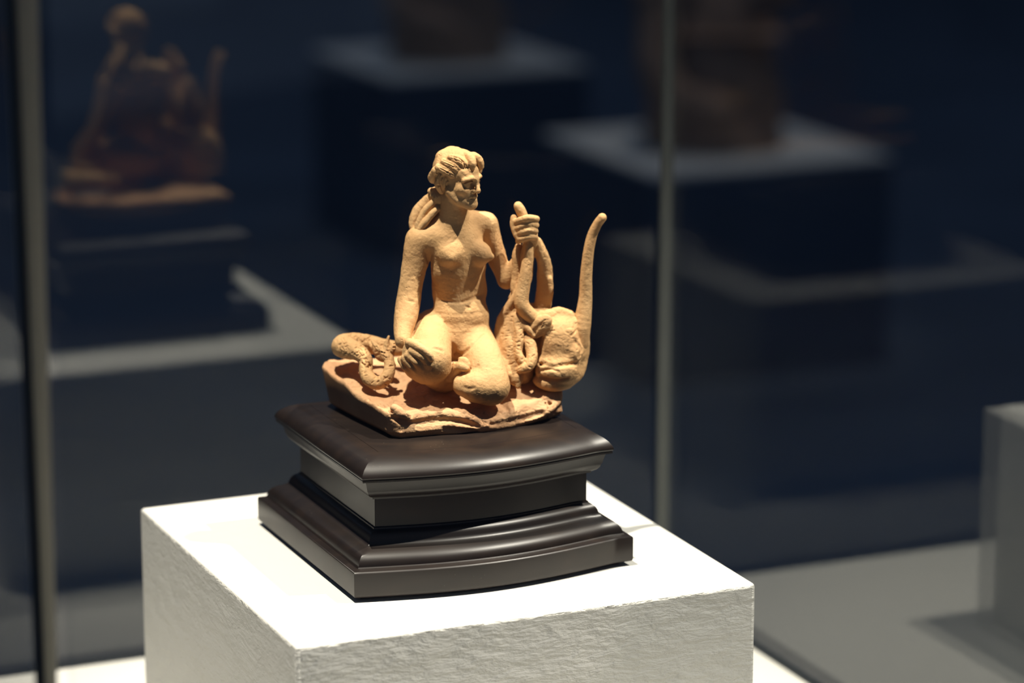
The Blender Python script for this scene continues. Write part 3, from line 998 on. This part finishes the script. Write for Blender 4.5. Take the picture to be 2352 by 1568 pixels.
# ---- serpent tail coiled on the left
Tl = Sculpt(1.7)
Tl.chain([(925, 802, -34, 17), (880, 796, -36, 20), (835, 789, -38, 24), (802, 790, -34, 27), (788, 795, -24, 28), (800, 800, -12, 26), (822, 808, -2, 21), (840, 826, 6, 17), (840, 850, 12, 16.5), (848, 870, 18, 17), (868, 880, 22, 16), (887, 868, 22, 15), (895, 846, 17, 14), (893, 822, 12, 12)], 4)
for pts in ([(892, 822, 12, 10), (888, 795, 8, 8), (893, 772, 6, 3)], [(892, 815, 10, 9), (902, 800, 10, 8), (905, 790, 8, 5)], [(890, 820, 14, 8), (870, 800, 8, 6), (855, 785, 2, 4)], [(890, 830, 14, 8), (903, 838, 14, 7)]):
    Tl.chain(pts, 4)
Tl.ell((882, 806, -6), (26, 14, 28), 5, roll=-20)
for i in range(6):
    Tl.mark([(852 + 8 * i, 786 + 2 * i, 1.5), (866 + 6 * i, 806 + 2 * i, 2), (876 + 4 * i, 826, 1.5)], 2)
for i in range(5):
    Tl.chain([(850 + 9 * i, 790 + 3 * i, -12 + 4 * i, 5), (872 + 6 * i, 822 + 2 * i, -2 + 3 * i, 4)], 3)
for _ in range(110):          # scales scored into the clay
    x, y = rnd.uniform(775, 850), rnd.uniform(770, 850)
    a = rnd.choice((0.7, -0.7)) + rnd.uniform(-0.3, 0.3)
    L = rnd.uniform(4, 8)
    Tl.mark([(x, y, 1.7), (x + L * math.cos(a), y + L * math.sin(a), 1.5)], 1, sink=0.2)
for _ in range(40):
    x, y, a = rnd.uniform(835, 905), rnd.uniform(790, 890), rnd.uniform(-1.2, 1.2)
    Tl.mark([(x, y, 1.6), (x + 5 * math.cos(a), y + 5 * math.sin(a), 1.4)], 1, sink=0.2)


def scale_disp(v, n):
    top = np.clip(n[:, 2] * 0.7 + 0.55, 0, 1)
    nick = np.clip(ridge(v, 9, 3.0, (1, 1, 1)) - 0.55, 0, 1)
    return 1.0 * fbm(v, 20, 2, 2.0) - 2.0 * nick * top + 0.4 * fbm(v, 5, 2, 7.0)


tail = link_mesh('serpent_tail', Tl.mesh('serpent_tail', 1, scale_disp), M_CLAY, statue, True)
tail['label'] = 'coiled scaly tail with a curled end'

# ---- drapery and weed hanging between the fist, the woman's hip and the beast
Dr = Sculpt(1.6)
Dr.chain([(1232, 556, -24, 14), (1249, 600, -29, 17), (1252, 650, -32, 19), (1246, 700, -32, 20), (1238, 738, -30, 20)], 5)
Dr.chain([(1262, 640, -27, 8), (1263, 672, -27, 9), (1254, 705, -27, 9)], 5)
Dr.chain([(1214, 566, -26, 15), (1208, 600, -27, 19), (1202, 640, -25, 20), (1190, 680, -22, 20), (1176, 720, -18, 23), (1172, 760, -13, 27), (1174, 800, -7, 29), (1182, 840, -2, 26), (1184, 868, 4, 19)], 6)
Dr.chain([(1190, 566, -22, 8), (1186, 590, -22, 11), (1186, 630, -21, 12), (1184, 665, -19, 12)], 4)
Dr.chain([(1196, 660, -14, 9), (1178, 690, -14, 10), (1160, 716, -13, 10), (1150, 745, -14, 12), (1146, 790, -10, 14), (1158, 830, 0, 14), (1170, 860, 6, 12)], 5)
Dr.chain([(1200, 700, -14, 11), (1196, 732, -8, 11), (1212, 754, -5, 9), (1226, 770, -4, 7)], 4)
Dr.chain([(1182, 730, -9, 11), (1192, 770, -2, 12), (1190, 806, 3, 11), (1198, 828, 7, 10)], 7)
Dr.chain([(1212, 778, -6, 13), (1220, 800, 0, 14), (1222, 824, 6, 14), (1212, 842, 9, 14), (1196, 848, 9, 10)], 4)
Dr.chain([(1188, 866, 8, 9), (1190, 886, 9, 7)], 4)
Dr.ell((1196, 830, -18), (36, 40, 60), 8)
Dr.ell((1216, 760, -34), (42, 30, 70), 8)
for pts in ([(1206, 786, 8, 5), (1203, 806, 11, 7), (1206, 822, 13, 5)], [(1196, 590, -20, 2.5), (1193, 640, -18, 2.5)], [(1160, 760, 2, 3), (1158, 800, 5, 3), (1168, 840, 12, 3)], [(1186, 700, -8, 3), (1176, 735, -5, 3), (1182, 770, 1, 3)]):
    Dr.chain(pts, 3, sub=True)
for _ in range(60):
    x, y, a = rnd.uniform(1145, 1225), rnd.uniform(690, 860), rnd.uniform(-0.9, 0.9)
    L = rnd.uniform(3, 8)
    Dr.mark([(x, y, 1.3), (x + L * math.cos(a), y + L * math.sin(a), 1.3)], 1.2)


def weed_disp(v, n):
    nick = np.clip(ridge(v, 10, 3.0) - 0.6, 0, 1)
    return 2.6 * fbm(v, 15, 2, 1.5, (1.0, 1.0, 0.3)) + 0.8 * fbm(v, 10, 2, 4.0, (1, 1, 0.5)) - 1.6 * nick


drape = link_mesh('drapery', Dr.mesh('drapery', 1, weed_disp), M_CLAY, statue, True)
drape['label'] = 'ridged clay drapery and weed hanging from the fist'

# ---- the horned beast's head
Bu = Sculpt(1.7)
Bu.ell((1288, 766, -24), (54, 50, 58), 10)
Bu.ell((1302, 800, -22), (49, 56, 66), 14)
Bu.ell((1284, 790, -10), (46, 36, 66), 12, yaw=-6, pitch=-6)
Bu.chain([(1254, 738, -16, 20), (1284, 730, -18, 20), (1324, 746, -20, 24)], 12)
Bu.chain([(1334, 775, -22, 21), (1338, 815, -22, 14), (1326, 856, -14, 16), (1304, 880, -6, 13)], 10)
Bu.ell((1280, 848, -5), (52, 40, 42), 12, pitch=6)
Bu.ell((1266, 878, -6), (44, 36, 20), 8, roll=8)
Bu.ell((1246, 800, -28), (46, 40, 80), 10)
Bu.ell((1318, 812, -4), (18, 18, 24), 8)
Bu.ell((1236, 788, 2), (12, 22, 28), 4, sub=True, roll=-8)
Bu.mark([(1262, 722, 10), (1284, 716, 12), (1308, 722, 11)], 6, sub=False, sink=2.5)
Bu.mark([(1258, 742, 5), (1256, 775, 6), (1250, 810, 7), (1238, 838, 6)], 5, sub=False, sink=1.2)
Bu.mark([(1306, 758, 5), (1324, 782, 7), (1334, 806, 8), (1328, 828, 7)], 6, sub=False, sink=1.6)
Bu.mark([(1224, 846, 3), (1246, 836, 4), (1270, 842, 3), (1296, 838, 4), (1322, 834, 3), (1338, 822, 2)], 7, sink=0.3)
Bu.mark([(1240, 852, 2), (1262, 848, 3), (1284, 853, 1.5)], 5, sink=0.3)
Bu.mark([(1218, 868, 5), (1244, 866, 6), (1274, 872, 5), (1304, 868, 3)], 6, sink=1.0)
Bu.mark([(1322, 784, 2), (1334, 800, 3), (1330, 820, 3)], 4)
Bu.mark([(1312, 770, 2), (1322, 760, 2)], 3)
for _ in range(32):
    x, y, a = rnd.uniform(1245, 1340), rnd.uniform(718, 880), rnd.uniform(-0.9, 0.9)
    L = rnd.uniform(3, 9)
    Bu.mark([(x, y, 1.1), (x + L * math.cos(a), y + L * math.sin(a), 1.1)], 1.2)
# a flap of combed hair below the root of the held horn
Bu.ell((1236, 750, -5), (40, 12, 24), 6, roll=-40, yaw=-12)
Bu.chain([(1222, 724, -14, 16), (1250, 724, -18, 16)], 10)
for i in range(7):
    Bu.mark([(1253 - i, 734 + 5 * i, 1.0), (1236 - 2 * i, 748 + 5 * i, 1.5), (1218 - i, 764 + 5 * i, 1.2)], 1, sink=0.2)


def beast_disp(v, n):
    nick = np.clip(ridge(v, 13, 2.2, (0.8, 0.8, 1.3)) - 0.62, 0, 1)
    return 2.2 * fbm(v, 40, 2, 6.0) + 0.9 * fbm(v, 18, 2, 2.2, (0.5, 0.5, 1.3)) - 1.5 * nick + 0.5 * fbm(v, 6, 2, 1.0)


beast = link_mesh('beast_head', Bu.mesh('beast_head', 1, beast_disp), M_CLAY, statue, True)
beast['label'] = 'horned beast head with wrinkled muzzle'


def horn_disp(v, n):
    return 0.7 * fbm(v, 30, 3, 3.0) + 0.3 * fbm(v, 6, 2, 2.0)


Hn = Sculpt(1.6)
Hn.chain([(1328, 785, -18, 26), (1334, 752, -18, 24), (1341, 718, -19, 19), (1345, 680, -20, 16), (1346, 640, -20, 14.5), (1349, 600, -20, 13.5), (1354, 565, -20, 12.5), (1362, 535, -20, 12), (1374, 512, -19, 11), (1383, 500, -18, 11)], 5)
Hn.chain([(1386, 497, -12, 3)], 2, sub=True)
horn1 = link_mesh('horn', Hn.mesh('horn', 2, horn_disp), M_CLAY, beast, True)
horn1['label'] = 'tall free-standing horn with blunt tip'
Hn = Sculpt(1.6)
Hn.chain([(1246, 742, -14, 18), (1222, 728, -9, 18), (1203, 708, -7, 18), (1197, 688, -7, 18), (1202, 660, -8, 16), (1208, 625, -9, 14.5), (1213, 590, -11, 13), (1214, 560, -13, 11), (1210, 525, -14, 11), (1202, 498, -15, 12), (1195, 482, -15, 12.5), (1190, 473, -15, 11)], 5)
horn2 = link_mesh('horn', Hn.mesh('horn', 2, horn_disp), M_CLAY, beast, True)
horn2['label'] = 'horn gripped in the fist'

# ------------------------------------------------------------------ two more exhibits farther off, out of focus
Z_FAR = 0.45


def far_exhibit(px, py, half, watts, plinth_label, bust_label, seed, tall):
    """a white plinth, its sides coloured as if unlit, seen beyond the glass, with a brown terracotta piece on it under an added weak light"""
    c = on_z(px, py, Z_FAR)
    u, v = float(c @ UX), float(c @ VX)
    root = tag(empty('display_plinth', uvz(u, v, 0)), plinth_label, 'plinth', 'plinths in the dim background')
    uv_box('body', u - half, u + half, v - half, v + half, 0.0, Z_FAR - 0.012, M_UNLIT_SIDE, root, 0.004)
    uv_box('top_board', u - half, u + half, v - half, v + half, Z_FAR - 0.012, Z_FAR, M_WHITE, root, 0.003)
    B = Sculpt(8.0)
    g = 1.5                                     # this piece is larger than the statuette
    q = lambda x, y, z: np.array(uvz(u + g * x, v + g * y, Z_FAR + g * z))
    K = g / SC
    B.poly([(q(0, 0, 0.02), 0.10 * K), (q(0.01, 0, 0.06), 0.09 * K)], 20)
    B.poly([(q(0, 0, 0.08), 0.085 * K), (q(-0.01, 0, 0.17), 0.075 * K), (q(0, 0, 0.26), 0.06 * K)], 40)
    B.poly([(q(-0.10, -0.02, 0.22), 0.035 * K), (q(0, 0, 0.27), 0.05 * K), (q(0.09, 0, 0.22), 0.035 * K)], 40)
    B.poly([(q(-0.10, -0.02, 0.22), 0.03 * K), (q(-0.11, -0.05, 0.10), 0.028 * K), (q(-0.04, -0.09, 0.06), 0.025 * K)], 20)
    B.poly([(q(0, 0, 0.27), 0.035 * K), (q(0.005, -0.01, 0.36), 0.05 * K), (q(0.005, -0.01, 0.40), 0.048 * K)], 30)
    me = B.mesh('terracotta_figure', 2, lambda vv, n: 6 * fbm(vv, 90, 3, seed))
    co = np.zeros(len(me.vertices) * 3, np.float32)
    me.vertices.foreach_get('co', co)
    co = co.reshape(-1, 3)
    co[:, 2] = np.maximum(co[:, 2], Z_FAR + 0.0005)
    me.vertices.foreach_set('co', co.ravel())
    tag(link_mesh('terracotta_figure', me, M_BROWN, None, True), bust_label, 'sculpture', 'sculptures in the dim background')
    top = uvz(u, v, Z_FAR)
    spot('exhibit_fill_light', (top[0] + 0.1, top[1] - 0.35, 3.3), (top[0], top[1], Z_FAR + 0.05), watts, (1.0, 0.95, 0.92), 20, 0.03, 0.8)  # added light, there to brighten the pale top and the piece


M_UNLIT_SIDE = plain('navy_unlit_side', (0.08, 0.105, 0.155), 0.7, 0.2, 0.1, 5.0)  # navy stands for shade on the white plinths' unlit sides
M_BROWN = plain('brown_terracotta', (0.36, 0.24, 0.17), 0.8, 0.2, 0.25, 20.0)
far_exhibit(1640, 330, 0.28, 30, 'blurred plinth with pale top and shade-coloured sides behind the right glass edge', 'blurred brown sculpture behind the right glass edge, the nearer of the two', 2.0, 1.0)
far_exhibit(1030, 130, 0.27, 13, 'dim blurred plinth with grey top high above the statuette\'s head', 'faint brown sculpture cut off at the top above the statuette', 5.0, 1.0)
